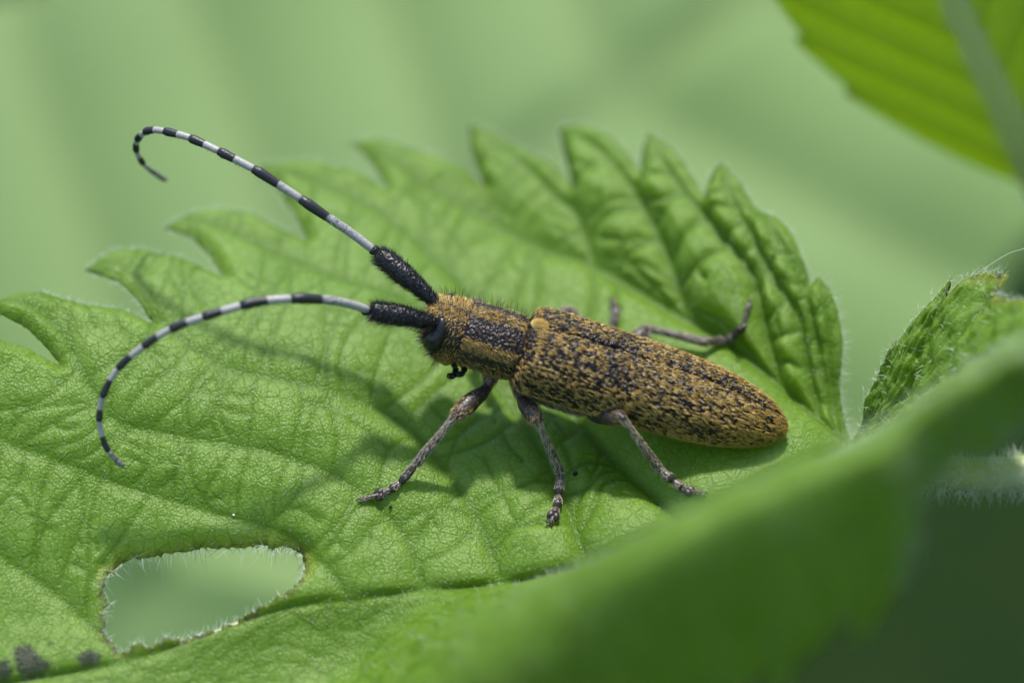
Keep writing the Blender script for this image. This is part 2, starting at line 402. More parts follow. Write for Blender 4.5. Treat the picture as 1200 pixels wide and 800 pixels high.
pairs = [(7,0),(8,7),(9,8),(10,9),(11,10),(12,11),(0,1),(0,2),(1,2),(2,3),(3,4),(4,5),(5,6)]
for a, b in pairs:
    va, vb = VEINS[a], VEINS[b]
    La = np.linalg.norm(np.diff(va, axis=0), axis=1).sum(); n = int(La/26)
    for k in range(1, n):
        f = (k+random.uniform(-.3, .3))/n
        p = va[min(39, int(f*39))]
        if random.random() < 0.04: continue
        dd = np.linalg.norm(vb-p, axis=1); j = int(np.argmin(dd))
        if dd[j] > 170 or dd[j] < 12: continue
        q = vb[max(0, min(39, j+random.choice((-2,-1,0,1,2))))]
        nrm = np.array([-(q-p)[1], (q-p)[0]])*random.uniform(-.16, .16)
        jit = lambda: np.array([random.uniform(-5, 5), random.uniform(-5, 5)])
        pl = resample([p, p+(q-p)*.33+nrm+jit(), p+(q-p)*.66+nrm+jit(), q], 12); TERT.append(pl)
        if random.random() < 0.65:         # a fork
            m = pl[random.randint(3, 8)]; side = (va[min(39, int(f*39)+random.choice((2, 3, -2, -3)) if 4 < int(f*39) < 35 else int(f*39))]-p)
            e = m+side*random.uniform(.6, 1.1)+jit(); TERT.append(resample([m, (m+e)/2+jit(), e], 8))
dv = np.full(len(fp), 1e3)
for v in VEINS: dv = np.minimum(dv, poly_dist(fp, v))
dmid = poly_dist(fp, midline)
dtv = np.full(len(fp), 1e3)
for v in TERT: dtv = np.minimum(dtv, poly_dist(fp, v))
dmar = poly_dist(fp, margin); dhol = poly_dist(fp, hole, True)
d0 = far_depth(fp)
V0 = PA(np.c_[fp, d0])
def vnormals(V, T):
    n = np.cross(V[T[:, 1]]-V[T[:, 0]], V[T[:, 2]]-V[T[:, 0]]); N = np.zeros_like(V)
    for k in range(3): np.add.at(N, T[:, k], n)
    N = unit(N); s = np.sign((N*(CAMP-V)).sum(1)); return N
N0 = vnormals(V0, tri)
if (N0*(CAMP-V0)).sum() < 0: tri = tri[:, ::-1]; N0 = -N0
fade = np.clip(np.minimum(dmar, 60)/14, 0.15, 1)
low = np.array([noise.noise(Vector((p[0]*0.012, p[1]*0.016, 5))) + 0.5*noise.noise(Vector((p[0]*0.035, p[1]*0.045, 9))) for p in fp])
h = (0.034+0.036*np.clip((fp[:, 0]-450)/250, 0, 1))*(1-np.exp(-(dv/26)**1.3)) + 0.022*(1-np.exp(-(dmid/18)**1.5))
h += (0.014+0.014*np.clip((fp[:, 0]-520)/250, 0, 1))*(1-np.exp(-(dtv/6.5)**1.5))*np.clip(dv/16, 0, 1)*np.clip(dmid/14, 0, 1)
ql = 0.75 + 0.55*np.clip((fp[:, 0]-560)/300, 0, 1)
h = h*fade*ql*np.clip(dmid/6, 0, 1) + 0.012*low*np.clip(dmid/40, 0, 1)
h -= 0.030*np.clip(dmid/60, 0, 1)
curl = np.clip(1-dhol/22, 0, 1)*np.clip((690-fp[:, 1])/30, 0, 1); h -= 0.055*curl**1.6
mcurl = np.clip(1-dmar/12, 0, 1); h -= 0.018*mcurl**2
farV = V0 + N0*h[:, None]
nec = np.zeros(len(fp))
for pl in ([(18,762),(34,758),(44,770),(60,782),(46,792),(30,798),(22,786)], [(-4,780),(8,776),(15,788),(8,800),(-4,798)], [(92,772),(106,765),(118,770),(114,779),(98,781)]):
    dd = poly_dist(fp, np.array(pl, float), True); ins = inside(fp, np.array(pl, float)); nec = np.maximum(nec, np.where(ins, 1, np.clip(1-dd/4, 0, 1)))
for qx, qy, r in ((958,437,4),(867,430,4),(60,757,4)):
    nec = np.maximum(nec, np.clip(1.3-np.hypot(fp[:, 0]-qx, fp[:, 1]-qy)/r, 0, 1)*.8)
toneF = np.clip(.5 + .55*np.array([noise.noise(Vector((p[0]*.02, p[1]*.024, 1))) + .6*noise.noise(Vector((p[0]*.09, p[1]*.1, 4))) for p in fp]), 0, 1)
attF = dict(lip=np.clip(1-dhol/17, 0, 1)*np.clip((685-fp[:, 1])/20, 0, 1), tone=toneF, vein=np.maximum(np.exp(-(dv/5.5)**2), np.exp(-(dmid/9)**2)), tert=np.exp(-(dtv/2.5)**2), rim=np.maximum(np.clip(1.25-dhol/6, 0, 1), .35*np.clip(1-dmar/3, 0, 1)), nec=nec)

# near half relief
Vn0 = PA(near.reshape(-1, 3)); ii = np.arange((NT-1)*(NV-1)); ii = (ii//(NV-1))*NV + ii % (NV-1)
quad = np.stack([ii, ii+1, ii+NV+1, ii+NV], 1)
triN = np.vstack([quad[:, [0, 1, 2]], quad[:, [0, 2, 3]]]); Nn = vnormals(Vn0, triN)
TT, VVg = np.meshgrid(tt, vv, indexing='ij'); TT = TT.ravel(); VVg = VVg.ravel()
# orient so that the upper face is up
up_s = np.sign((Nn*np.array([0, 0.3, 1.0])).sum(1).mean())
if up_s < 0: Nn = -Nn; quad = quad[:, ::-1]
lat = np.abs(((TT + 0.45 + 0.0*VVg) % 1.0)-0.5)*2          # 1 at the valley, 0 at the rib of a tooth
lat = 1-np.abs(1-lat)
ph = (TT-0.55+0.5) % 1.0 - 0.5
hn = (np.where(TT > 6, .008, .022)*(1-np.exp(-(np.abs(ph)/0.16)**1.4)) + 0.012*np.sin(VVg*46+np.sin(TT*7)*1.5)*np.sin(TT*2*np.pi*2.5)*np.clip((7-TT)/2, 0, 1))*np.clip(VVg/0.06, 0, 1)*np.clip((1-VVg)/0.06, 0.2, 1)
hn *= np.clip(TT/2.5, 0.15, 1)
low2 = np.array([noise.noise(Vector((a*1.3, b*3.0, 2))) for a, b in zip(TT, VVg)])
crk = np.array([noise.noise(Vector((p[0]*9, p[1]*9, p[2]*9))) for p in Vn0]); hn += .013*crk*np.clip((7-TT)/2, .45, 1)*np.clip(VVg/.1, 0, 1)
rung = VVg*7 + .9*np.sin(TT*5.1) + 1.2*low2 + np.floor(TT+.45)*.37; fork = TT*3 + .8*low2 + .35*np.sin(VVg*23)
tertN = np.maximum(np.exp(-(np.abs((rung % 1)-.5)/.07)**2), .8*np.exp(-(np.abs((fork % 1)-.5)/.09)**2))*np.clip(VVg/.03, 0, 1)
hn += .005*(1-tertN)*np.clip(VVg/.08, 0, 1)*np.clip((1-VVg)/.06, 0, 1)
hn += 0.05*low2*np.clip(VVg/0.3, 0, 1)*np.clip(TT/3, 0, 1)*np.clip((14-TT)/3, 0.1, 1)
Vn = Vn0 + Nn*hn[:, None]
ntip = np.clip((VVg-.93)/.05, 0, 1)*np.exp(-((TT-3.6)/.7)**2)
attN = dict(lip=.8*ntip, tone=np.clip(.5+.6*low2, 0, 1), vein=np.maximum(np.exp(-(np.abs(ph)/0.05)**2)*np.clip(TT/3, 0, 1)*np.clip((8-TT)/3, .25, 1), np.exp(-(VVg/0.02)**2)), tert=tertN, rim=np.maximum(.35*np.clip((VVg-.985)/.015, 0, 1), ntip), nec=0*TT)

LV = np.vstack([farV, Vn]); nF = len(farV)
LF = [tuple(t) for t in tri] + [tuple(int(x)+nF for x in q) for q in quad]
# the two halves share the midrib
key = {}; remap = np.arange(len(LV))
for i in range(NT):
    j = nF + i*NV; dmn = np.linalg.norm(farV[:no*1]-Vn[i*NV], axis=1) if i == 0 else None
    key[j] = i
mid_idx = np.array([np.argmin(((fp-mid_px[i])**2).sum(1)) for i in range(NT)])
for i in range(NT):
    remap[nF+i*NV] = mid_idx[i]
LF2 = []
for f in LF:
    g = [int(remap[k]) for k in f]; g2 = []
    for k in g:
        if k not in g2: g2.append(k)
    if len(g2) >= 3: LF2.append(tuple(g2))
att = {k: np.r_[attF[k], attN[k]] for k in attF}
leaf = mesh_obj('leaf', LV, LF2, M_LEAF, nettle, attrs=att)
leaf['label'] = 'broad toothed leaf with a bite hole, under the beetle'
bvh = BVHTree.FromPolygons([tuple(map(float, v)) for v in LV], LF2)
so = leaf.modifiers.new('thickness', 'SOLIDIFY'); so.thickness = 0.016; so.offset = -1; so.use_quality_normals = True
def on_leaf(px, py, lift=0.0):
    o = Vector(CAMP); d = (Vector(P(px, py, 0))-o).normalized()
    hit = bvh.ray_cast(o, d)
    n = hit[1] if hit[1].dot(d) < 0 else -hit[1]
    return np.array(hit[0]) + np.array(n)*lift
def leaf_hit(px, py):
    o = Vector(CAMP); d = (Vector(P(px, py, 0))-o).normalized(); h_ = bvh.ray_cast(o, d)
    n = h_[1] if h_[1].dot(d) < 0 else -h_[1]
    return np.array(h_[0]), np.array(n)

# hairs of the leaf: short on the face, longer on margins, bite rim and midrib
NF = vnormals(farV, tri); 
ar = np.linalg.norm(np.cross(farV[tri[:, 1]]-farV[tri[:, 0]], farV[tri[:, 2]]-farV[tri[:, 0]]), axis=1)
def scatter(V, N, T, n, w=None):
    a = np.linalg.norm(np.cross(V[T[:, 1]]-V[T[:, 0]], V[T[:, 2]]-V[T[:, 0]]), axis=1)
    if w is not None: a = a*w
    k = rng.choice(len(T), n, p=a/a.sum()); r1, r2 = rng.random(n), rng.random(n); m = r1+r2 > 1; r1[m] = 1-r1[m]; r2[m] = 1-r2[m]
    b = np.stack([1-r1-r2, r1, r2], 1)[:, :, None]
    return (V[T[k]]*b).sum(1), unit((N[T[k]]*b).sum(1)), k
p1, n1, k1 = scatter(farV, NF, tri, 6000)
hd = n1*0.75 + 0.75*unit(rng.normal(size=n1.shape)) + 0.2*np.array([-1, 0, 0])
hl = rng.uniform(0.008, 0.022, len(p1))*np.where(rng.random(len(p1)) < .03, 2.6, 1)
tn = np.vstack([quad[:, [0, 1, 2]], quad[:, [0, 2, 3]]]); Nn2 = vnormals(Vn, tn)
if (Nn2*Nn).sum() < 0: Nn2 = -Nn2
wn = np.where(TT.reshape(-1)[tn[:, 0]] < 9, 1.0, .25)*np.where(TT[tn[:, 0]] < 5, .6, 1.0)
p2, n2, k2 = scatter(Vn, Nn2, tn, 3500, wn)
hd2 = n2 + 0.55*unit(rng.normal(size=n2.shape)); hl2 = rng.uniform(0.02, 0.06, len(p2))
hair_obj('leaf_hair', np.vstack([p1, p2]), np.vstack([hd, hd2]), np.r_[hl, hl2], np.r_[np.full(len(p1), .0009), np.full(len(p2), .0014)], M_WHITEHAIR, leaf)
# fringe along margins and the bite
em = subdiv(MARGIN[:84], 1.5, closed=False); ctr = np.array([600., 400.])
def edge_pts(e):
    j = np.array([np.argmin(((fp[:no+nh]-q)**2).sum(1)) for q in e]); return farV[j], NF[j], fp[j]
bp, bn, bq = edge_pts(em)
tang = unit(np.gradient(bp, axis=0)); outw = unit(np.cross(bn, tang)); 
mid_world = P(600, 420, .5); sgn = np.sign((outw*(bp-mid_world)).sum(1))[:, None]
fr = outw*np.where(sgn == 0, 1, np.sign(np.median(sgn)))*0.8 + 0.5*bn + 0.5*rng.normal(size=bp.shape)
mfl = rng.uniform(0.02, 0.05, len(bp)); mfl *= np.where(bq[:, 0] > 960, 1.5, 1)
hp, hn_, hq = edge_pts(np.repeat(hole, 2, axis=0)); hc = PA([(240, 700, -.15)])[0]
inw = unit(hc-hp); topm = (hq[:, 1] < 665)[:, None]
hf = np.where(topm, -0.55*UPV - 0.2*FWD + 0.25*inw, 0.5*UPV+0.2*inw-0.2*FWD) + 0.6*rng.normal(size=hp.shape)
hfl = (0.02+0.11*rng.random(len(hp))**2)*np.where(topm[:, 0], 1, .55)
# near lobe margin fringe
ne = Vn.reshape(NT, NV, 3)[:9*26, -1]; nrep = np.repeat(ne, 3, axis=0) + rng.normal(size=(len(ne)*3, 3))*.01
nd = np.repeat(unit(ne-Vn.reshape(NT, NV, 3)[:9*26, -8]), 3, axis=0)*.8 + .55*rng.normal(size=nrep.shape)
hair_obj('margin_hair', np.vstack([bp, hp-hn_*.008, nrep]), np.vstack([fr, hf, nd]), np.r_[mfl, hfl, rng.uniform(.015, .055, len(nrep))],
         np.r_[np.full(len(bp), .0012), np.full(len(hp), .0020), np.full(len(nrep), .0014)], M_WHITEHAIR, leaf)

# midrib keel under the blade, petiole, stem
mr = resample([np.array(mid_px[i].tolist()+[0.0]) for i in range(0, NT, 12)], 120); mr[:, 2] = far_depth(mr[:, :2])
mw = PA(mr); rr = np.linspace(.05, .036, 120)
mw = mw - np.array([0, -0.25, 1.0])*0.055
V_, F_ = tube_data(mw, rr, 10); midrib = mesh_obj('midrib', V_, F_, M_STEM, leaf)
pet = resample([P(985, 534, .2)-np.array([0, 0, .045]), P(1030, 542, .12), P(1090, 552, -.1), P(1160, 556, -.3), P(1240, 552, -.3), P(1330, 560, .1), P(1420, 610, .6)], 60)
V_, F_ = tube_data(pet, np.linspace(.06, .115, 60), 14); petiole = mesh_obj('petiole', V_, F_, M_STEM, leaf)
def tube_hairs(name, path, rad, n, lmin, lmax, hr, mat, parent, spread=.5):
    path = np.asarray(path); i = rng.integers(0, len(path)-1, n); f = rng.random(n)[:, None]
    c = path[i]*(1-f)+path[i+1]*f; t = unit(path[i+1]-path[i]); v = unit(np.cross(t, rng.normal(size=(n, 3))))
    r = np.interp(i, np.arange(len(path)), np.broadcast_to(rad, (len(path),)))[:, None]
    return hair_obj(name, c+v*r*.95, v+spread*rng.normal(size=v.shape), rng.uniform(lmin, lmax, n), hr, mat, parent)
tube_hairs('petiole_hair', pet, np.linspace(.06, .115, 60), 3200, .03, .11, .0018, M_WHITEHAIR, petiole)
tube_hairs('midrib_hair', mw, rr, 2200, .025, .075, .0015, M_WHITEHAIR, midrib)
stem_base = pet[-1]; sp = resample([np.array([stem_base[0]+.5, stem_base[1]+.8, -2.2]), np.array([stem_base[0]+.2, stem_base[1]+.3, 10]), stem_base+np.array([.02, .05, -.2]), stem_base+np.array([-.2, .5, 6]), stem_base+np.array([-.1, .9, 10])], 60)
V_, F_ = tube_data(sp, np.linspace(.28, .17, 60), 16); stem = mesh_obj('stem', V_, F_, M_STEM, nettle)
tube_hairs('stem_hair', sp, np.linspace(.28, .17, 60), 2500, .04, .12, .002, M_WHITEHAIR, stem)

# ------------------------------------------------------------------ simple leaves around: a blade over an axis, with quilted ribs
def rib_leaf(name, base, tip, normal, width, mat, parent, ribs=9, fold=.12, droop=.15, quilt=.06, nu=150, nv=90, tooth=.07, seed=0, sweep=1.5, bpow=.62, vw=1.0, hairs=0, hl=.08, mrib=None):
    base, tip, normal = map(np.asarray, (base, tip, normal)); ax = tip-base; L = np.linalg.norm(ax); ax = ax/L
    side = unit(np.cross(normal, ax)); nrm = np.cross(ax, side)
    u = np.linspace(0, 1, nu); v = np.linspace(-1, 1, nv); U, Vv = np.meshgrid(u, v, indexing='ij')
    prof = (np.sin(np.pi*np.clip(U, 0, 1)**bpow))**.85*(1-.25*U)
    ph = U*ribs - np.abs(Vv)*sweep*prof**.5
    sw = (ph % 1.0); to = 1-tooth*(1-sw)*np.abs(Vv)**3
    y = Vv*prof*width/2*to
    d = np.abs((ph+.5) % 1.0-.5)
    hgt = quilt*(1-np.exp(-(d/.2)**1.5))*np.clip(np.abs(Vv)/.08, 0, 1) + fold*np.abs(y)**1.15 - droop*U**2*L*.5 - .35*droop*np.abs(Vv)**3*prof*width*.3
    low = np.array([noise.noise(Vector((a*2+seed, b*1.5, seed))) for a, b in zip(U.ravel(), Vv.ravel())]).reshape(U.shape); hgt = hgt + .12*width*.2*low
    X = base + ax*(U[..., None]*L) + side*y[..., None] + nrm*hgt[..., None]
    i = np.arange((nu-1)*(nv-1)); i = (i//(nv-1))*nv+i % (nv-1); q = np.stack([i, i+nv, i+nv+1, i+1], 1)
    vein = np.maximum(vw*np.exp(-(d/.06)**2), np.exp(-(np.abs(Vv)/.03)**2)).ravel()
    z = 0*vein
    o = mesh_obj(name, X.reshape(-1, 3), q, mat, parent, attrs=dict(tone=np.clip(.5+.6*low.ravel(), 0, 1), vein=vein, tert=z, rim=z, nec=z))
    so = o.modifiers.new('thickness', 'SOLIDIFY'); so.thickness = .016; so.offset = -1
    mi = X[:, nv//2] - nrm*.05
    V_, F_ = tube_data(mi, np.linspace(.085, .02, nu), 10); mb = mesh_obj('midrib', V_, F_, mrib or M_STEM, o)
    if hairs:
        tube_hairs('midrib_hair', mi, np.linspace(.085, .02, nu), hairs, .03, hl, .002, M_WHITEHAIR, mb)
    return o, X
# leaf of the same nettle, seen from below at the upper right
lb = P(1222, 222, 1.9); lt = P(955, -330, 0.1)
lf2, _ = rib_leaf('leaf', lb, lt, C2W((0, .63, -.78)), 1.95, M_LEAF, nettle, ribs=9, fold=.25, droop=-.06, quilt=.013, bpow=1.0, sweep=3.0, tooth=.06, vw=.6, seed=3, hairs=1200, mrib=M_PALERIB)
lf2['label'] = 'blurred leaf seen from below with hairy midrib'
pp = resample([lb, lb+(stem_base+np.array([-.1, .5, 5.6])-lb)*.4+np.array([0, 0, -.3]), stem_base+np.array([-.2, .48, 5.4])], 20)
V_, F_ = tube_data(pp, .08, 10); mesh_obj('petiole', V_, F_, M_STEM, lf2)

# pale plant behind, far out of focus
back = empty('leafy_plant', (-7.5, 6.5, -2), 'pale green broad-leaved plant, far out of focus behind the nettle leaf', 'plant')
bl, _ = rib_leaf('leaf', P(-700, 1240, 9.0), P(1920, -840, 10.0), C2W((.05, .55, .84)), 9.3, M_LEAF_BACK, back, ribs=15, fold=.0, droop=.02, quilt=.13, seed=11, tooth=.05, sweep=.9)
b2, _ = rib_leaf('leaf', P(-640, 900, 6.6), P(720, 860, 5.6), C2W((.0, -.12, 1)), 4.2, M_LEAF_BACK, back, ribs=8, fold=.0, droop=.02, quilt=.03, seed=17)
bs = resample([np.array([-7.5, 6.5, -2.2]), np.array([-8, 6.6, 8]), P(-760, 1500, 9), P(-700, 1240, 9.0)], 40)
V_, F_ = tube_data(bs, .25, 14); mesh_obj('stem', V_, F_, M_STEM, back)

# ------------------------------------------------------------------ the beetle
AX = np.array([.954, -.299, 0]); nP = np.array([.299, .954, 0]); zc = np.array([0, 0, 1.0])
VROLL = math.radians(45)
UU = math.cos(VROLL)*nP + math.sin(VROLL)*zc; LL = -math.sin(VROLL)*nP + math.cos(VROLL)*zc
AXw, UUw, LLw = C2W(AX), C2W(UU), C2W(LL)
ORG = P(613, 409, 0)
def B(a, l, u):                       # along the body towards the tail, to its left, up
    a, l, u = np.broadcast_arrays(np.asarray(a, float), np.asarray(l, float), np.asarray(u, float))
    return ORG + a[..., None]*AXw + l[..., None]*LLw + u[..., None]*UUw
beetle = empty('longhorn_beetle', on_leaf(640, 560), 'ochre and black mottled longhorn beetle with banded antennae standing on the leaf', 'beetle')

def sect(R, a):                       # smooth interpolation of section rows (a, uc, w, ht, hb)
    R = np.asarray(R, float); return np.stack([np.interp(a, R[:, 0], R[:, k]) for k in range(1, R.shape[1])], -1)
def smooth_rows(R, n):
    return catmull(R, n)
def ring(w, ht, hb, th, e=.92):
    s, c = np.sin(th), np.cos(th); l = w*np.sign(s)*np.abs(s)**e; u = np.where(c > 0, ht, hb)*np.sign(c)*np.abs(c)**e
    return l, u
BODY = [(-.488,.02,.02,.03,.03),(-.484,.018,.062,.07,.06),(-.466,.012,.105,.098,.095),(-.43,.004,.132,.128,.14),(-.385,0,.146,.143,.178),(-.34,0,.149,.146,.190),(-.305,0,.149,.143,.170),
 (-.290,0,.143,.136,.146),(-.279,0,.153,.146,.153),(-.24,0,.158,.152,.155),(-.17,0,.164,.156,.158),(-.09,0,.166,.155,.16),(-.04,0,.162,.15,.158),(-.022,0,.156,.143,.154),(-.012,0,.160,.147,.156),(-.002,-.005,.15,.128,.15),
 (.03,-.01,.165,.12,.168),(.1,-.02,.188,.12,.19),(.22,-.02,.195,.12,.205),(.33,-.02,.195,.12,.2),(.40,-.02,.19,.12,.165),(.5,-.02,.185,.12,.148),(.8,-.02,.17,.1,.13),(1.0,-.02,.145,.085,.105),(1.15,-.02,.095,.05,.07),(1.22,-.02,.02,.015,.02)]
BODY = [(a_, u_, w_*(.945 if a_ < .01 else 1), t_*(.93 if a_ < .01 else 1), b_) for a_, u_, w_, t_, b_ in BODY]
nr, ns = 190, 64
br = smooth_rows(BODY, nr); th = np.linspace(0, 2*np.pi, ns, endpoint=False)
bl_, bu_ = ring(br[:, 2:3], br[:, 3:4], br[:, 4:5], th[None])
BV = B(np.repeat(br[:, 0:1], ns, 1), bl_, bu_+br[:, 1:2]).reshape(-1, 3)
BF = []
for i in range(nr-1):
    for j in range(ns):
        k = (j+1) % ns; BF.append((i*ns+j, i*ns+k, (i+1)*ns+k, (i+1)*ns+j))
BF.append(tuple(range(ns))); BF.append(tuple((nr-1)*ns+j for j in range(ns-1, -1, -1)))
body = mesh_obj('body', BV, BF, M_BODY, beetle)
body_bvh = BVHTree.FromPolygons([tuple(map(float, v)) for v in BV], BF)
def on_body(px, py):
    o = Vector(CAMP); d = (Vector(P(px, py, 0))-o).normalized(); h_ = body_bvh.ray_cast(o, d)
    if h_[0] is None: q = body_bvh.find_nearest(Vector(P(px, py, 0))); return np.array(q[0]), np.array(q[1])
    n = h_[1] if h_[1].dot(d) < 0 else -h_[1]; return np.array(h_[0]), np.array(n)

EYE_ARC = np.array([(-.402, 34, .020), (-.392, 50, .030), (-.394, 68, .037), (-.404, 87, .046), (-.414, 104, .044)])
def eye_curve(s):
    ec = catmull(EYE_ARC, 26); c = []
    for x, y, z in ec:
        r_ = [np.interp(x, br[:, 0], br[:, k]) for k in range(1, 5)]; l, u = ring(r_[1], r_[2], r_[3], math.radians(y)); c.append(B(x, s*l*.88, u*.88+r_[0]))
    return np.array(c), ec[:, 2]
EYES = [eye_curve(1), eye_curve(-1)]
def clear_of_eyes(p):
    ok = np.ones(len(p), bool)
    for c, r in EYES:
        d = np.linalg.norm(p[:, None]-c[None], axis=2) - r[None]; ok &= d.min(1) > .004
    return ok
def body_sample(n, a0, a1):
    a = rng.uniform(a0, a1, n); t = rng.uniform(-np.pi, np.pi, n); r = np.stack([np.interp(a, br[:, 0], br[:, k]) for k in range(1, 5)], 1)
    def pos(a_, t_):
        r_ = np.stack([np.interp(a_, br[:, 0], br[:, k]) for k in range(1, 5)], 1); l, u = ring(r_[:, 1], r_[:, 2], r_[:, 3], t_); return B(a_, l, u+r_[:, 0])
    p = pos(a, t); da = pos(a+.004, t)-pos(a-.004, t); dt = pos(a, t+.02)-pos(a, t-.02)
    N = unit(np.cross(da, dt)); c = B(a, 0*a, r[:, 0]); N *= np.sign((N*(p-c)).sum(1))[:, None]
    return a, t, p, N, unit(da), unit(dt)
def nz(p, s, o=0): return np.array([noise.noise(Vector(q*s)+Vector((o, o, o))) for q in p])
# clothing hairs of head and pronotum, in stripes
a, t, p, N, da, dt = body_sample(19000, -.485, .0)
td = np.degrees(np.abs(t)); head = a < -.285
tsd = np.degrees(t); st_mid = np.where(head, np.exp(-(td/30)**2), np.exp(-((tsd+3)/10)**4)); st_lat = np.exp(-((td-67)/12)**4)
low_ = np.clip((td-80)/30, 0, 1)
prob = np.where(head, .95*st_mid + .10 + .35*low_, 1.0*st_mid + 1.1*st_lat + .03 + .26*low_) + .10*nz(p, 30)
keep = (rng.random(len(a)) < prob) & clear_of_eyes(p)
a, t, p, N, da, dt, td, head, low_ = [x[keep] for x in (a, t, p, N, da, dt, td, head, low_)]
sg = np.sign(t)[:, None]
dirn = da*.9 + N*.32 + dt*sg*np.where(head, .1, .25)[:, None] + .2*rng.normal(size=p.shape)
dirn[head] = (-da*.25 + N*.45 + dt*sg*.6 + .25*rng.normal(size=p.shape))[head]
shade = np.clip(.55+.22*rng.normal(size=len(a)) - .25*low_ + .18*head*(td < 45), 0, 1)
hair_obj('pubescence', p, dirn, rng.uniform(.014, .026, len(a)), .0014, M_OCHRE, body, attrs=dict(shade=shade))
# grey down on the breast and belly
a, t, p, N, da, dt = body_sample(14000, -.02, .95); k = np.abs(t) > 1.75
a, t, p, N, da, dt = [x[k] for x in (a, t, p, N, da, dt)]
hair_obj('belly_down', p, da*.9+N*.35+.2*rng.normal(size=p.shape), rng.uniform(.02, .036, len(p)), .0014, M_GREYHAIR, body, attrs=dict(shade=np.clip(.38+.2*rng.normal(size=len(p)), 0, 1)))
# erect black bristles on head and pronotum
a, t, p, N, da, dt = body_sample(900, -.48, -.01); k = (np.abs(t) < 1.35) | (a < -.36)
hair_obj('bristle', p[k], N[k]+.25*rng.normal(size=p[k].shape), rng.uniform(.035, .085, k.sum()), .0010, M_BLACKHAIR, body)
a, t, p, N, da, dt = body_sample(700, -.49, -.36); k = np.abs(t) > 1.2
hair_obj('bristle', p[k], N[k]-.3*da[k]+.3*rng.normal(size=p[k].shape), rng.uniform(.03, .07, k.sum()), .0010, M_BLACKHAIR, body)

# elytra
ELY = [(-.012,0,.150,.120,.12),(-.004,0,.175,.150,.13),(.02,0,.203,.178,.135),(.06,0,.216,.190,.14),(.15,0,.219,.192,.14),(.3,0,.218,.191,.14),(.5,0,.216,.188,.138),(.7,0,.209,.182,.135),
 (.85,0,.197,.172,.128),(.97,0,.180,.157,.115),(1.07,0,.155,.136,.098),(1.15,0,.125,.111,.075),(1.215,0,.088,.080,.05),(1.255,0,.05,.048,.03),(1.275,0,.014,.02,.012)]
ELY = [(a_*1.014, u_, w_*1.045, t_*1.03, b_) for a_, u_, w_, t_, b_ in ELY]
er = smooth_rows(ELY, 170)
def ely_pos(a_, f_, s):               # f 0 at the suture, 1 at the side edge
    r_ = np.stack([np.interp(a_, er[:, 0], er[:, k]) for k in range(1, 5)], -1); t_ = .006 + f_*2.08
    w, ht, hb = r_[..., 1], r_[..., 2], r_[..., 3]
    l, u = ring(w, ht, hb, t_, .86)
    u = u - .006*np.exp(-(f_/.03)**2) + .006*np.exp(-((f_-.14)/.08)**2)
    sh = np.exp(-((a_-.07)/.06)**2)*np.exp(-((f_-.52)/.13)**2)*.012
    l = l*(1+sh*2) - 0; l = np.maximum(l, .0012) if np.ndim(l) else l
    return B(a_, s*l, u)
nf = 46
for s in (1, -1):
    aa = er[:, 0]; ff = np.linspace(0, 1, nf); Ag, Fg = np.meshgrid(aa, ff, indexing='ij')
    EV = ely_pos(Ag, Fg, s).reshape(-1, 3); i = np.arange(169*(nf-1)); i = (i//(nf-1))*nf+i % (nf-1)
    q = np.stack([i, i+1, i+nf+1, i+nf], 1)
    if s < 0: q = q[:, ::-1]
    ely = mesh_obj('elytron', EV, q, M_CUT, beetle)
    so = ely.modifiers.new('thickness', 'SOLIDIFY'); so.thickness = .008; so.offset = -1
    n = 26000 if s > 0 else 18000
    a = rng.uniform(-.01, 1.29, n); f = rng.random(n); f = f
    p = ely_pos(a, f, s); da = ely_pos(a+.004, f, s)-ely_pos(a-.004, f, s); df = ely_pos(a, f+.01, s)-ely_pos(a, f-.01, s)
    N = unit(np.cross(da, df)); N *= np.sign((N*(p-B(a, 0*a, 0*a-.03))).sum(1))[:, None]
    # bare black spots, coarse and cross-wise in front, finer behind
    q3 = np.c_[a*1.0, f*.42, np.full(n, s*5.0)]
    n1_ = np.array([noise.noise(Vector((x*25, y*48, z))) for x, y, z in q3]); n2_ = np.array([noise.noise(Vector((x*56+7, y*95, z))) for x, y, z in q3]); n3_ = np.array([noise.noise(Vector((x*6, y*10, z+3))) for x, y, z in q3])
    thr = np.interp(a, [0, .15, .45, .75, 1.27], [-.08, -.07, -.04, -.02, -.01]) - .11*np.exp(-((f-.42)/.2)**2)*np.interp(a, [0, .2, .7, 1.27], [1, 1, .4, .1])
    val = .5*n1_ + .6*n2_ + .25*n3_
    keep = (val < thr) | (rng.random(n) < .03)
    keep &= rng.random(n) < np.where(f > .93, .6, 1)
    p, N, da, df, a, f = [x[keep] for x in (p, N, unit(da), unit(df), a, f)]
    dirn = da*.95 + N*.26 + df*.12 + .17*rng.normal(size=p.shape)
    tone = nz(p, 12, 4)
    shade = np.clip(.56 + .2*rng.normal(size=len(p)) + .18*tone, 0, 1)
    hair_obj('pubescence', p, dirn, rng.uniform(.014, .028, len(p)), .0013, M_OCHRE, ely, attrs=dict(shade=shade))
    kk = rng.random(len(p)) < .03
    # pale fringe along the side edge
    a = rng.uniform(.02, 1.288, 900); f = rng.uniform(.96, 1.0, 900); p = ely_pos(a, f, s); da = unit(ely_pos(a+.004, f, s)-ely_pos(a-.004, f, s)); df = unit(ely_pos(a, f, s)-ely_pos(a, f-.02, s))
    hair_obj('edge_fringe', p, da*.7+df*.5+.2*rng.normal(size=p.shape), rng.uniform(.012, .026, 900), .0012, M_GREYHAIR, ely, attrs=dict(shade=rng.uniform(.3, .8, 900)))

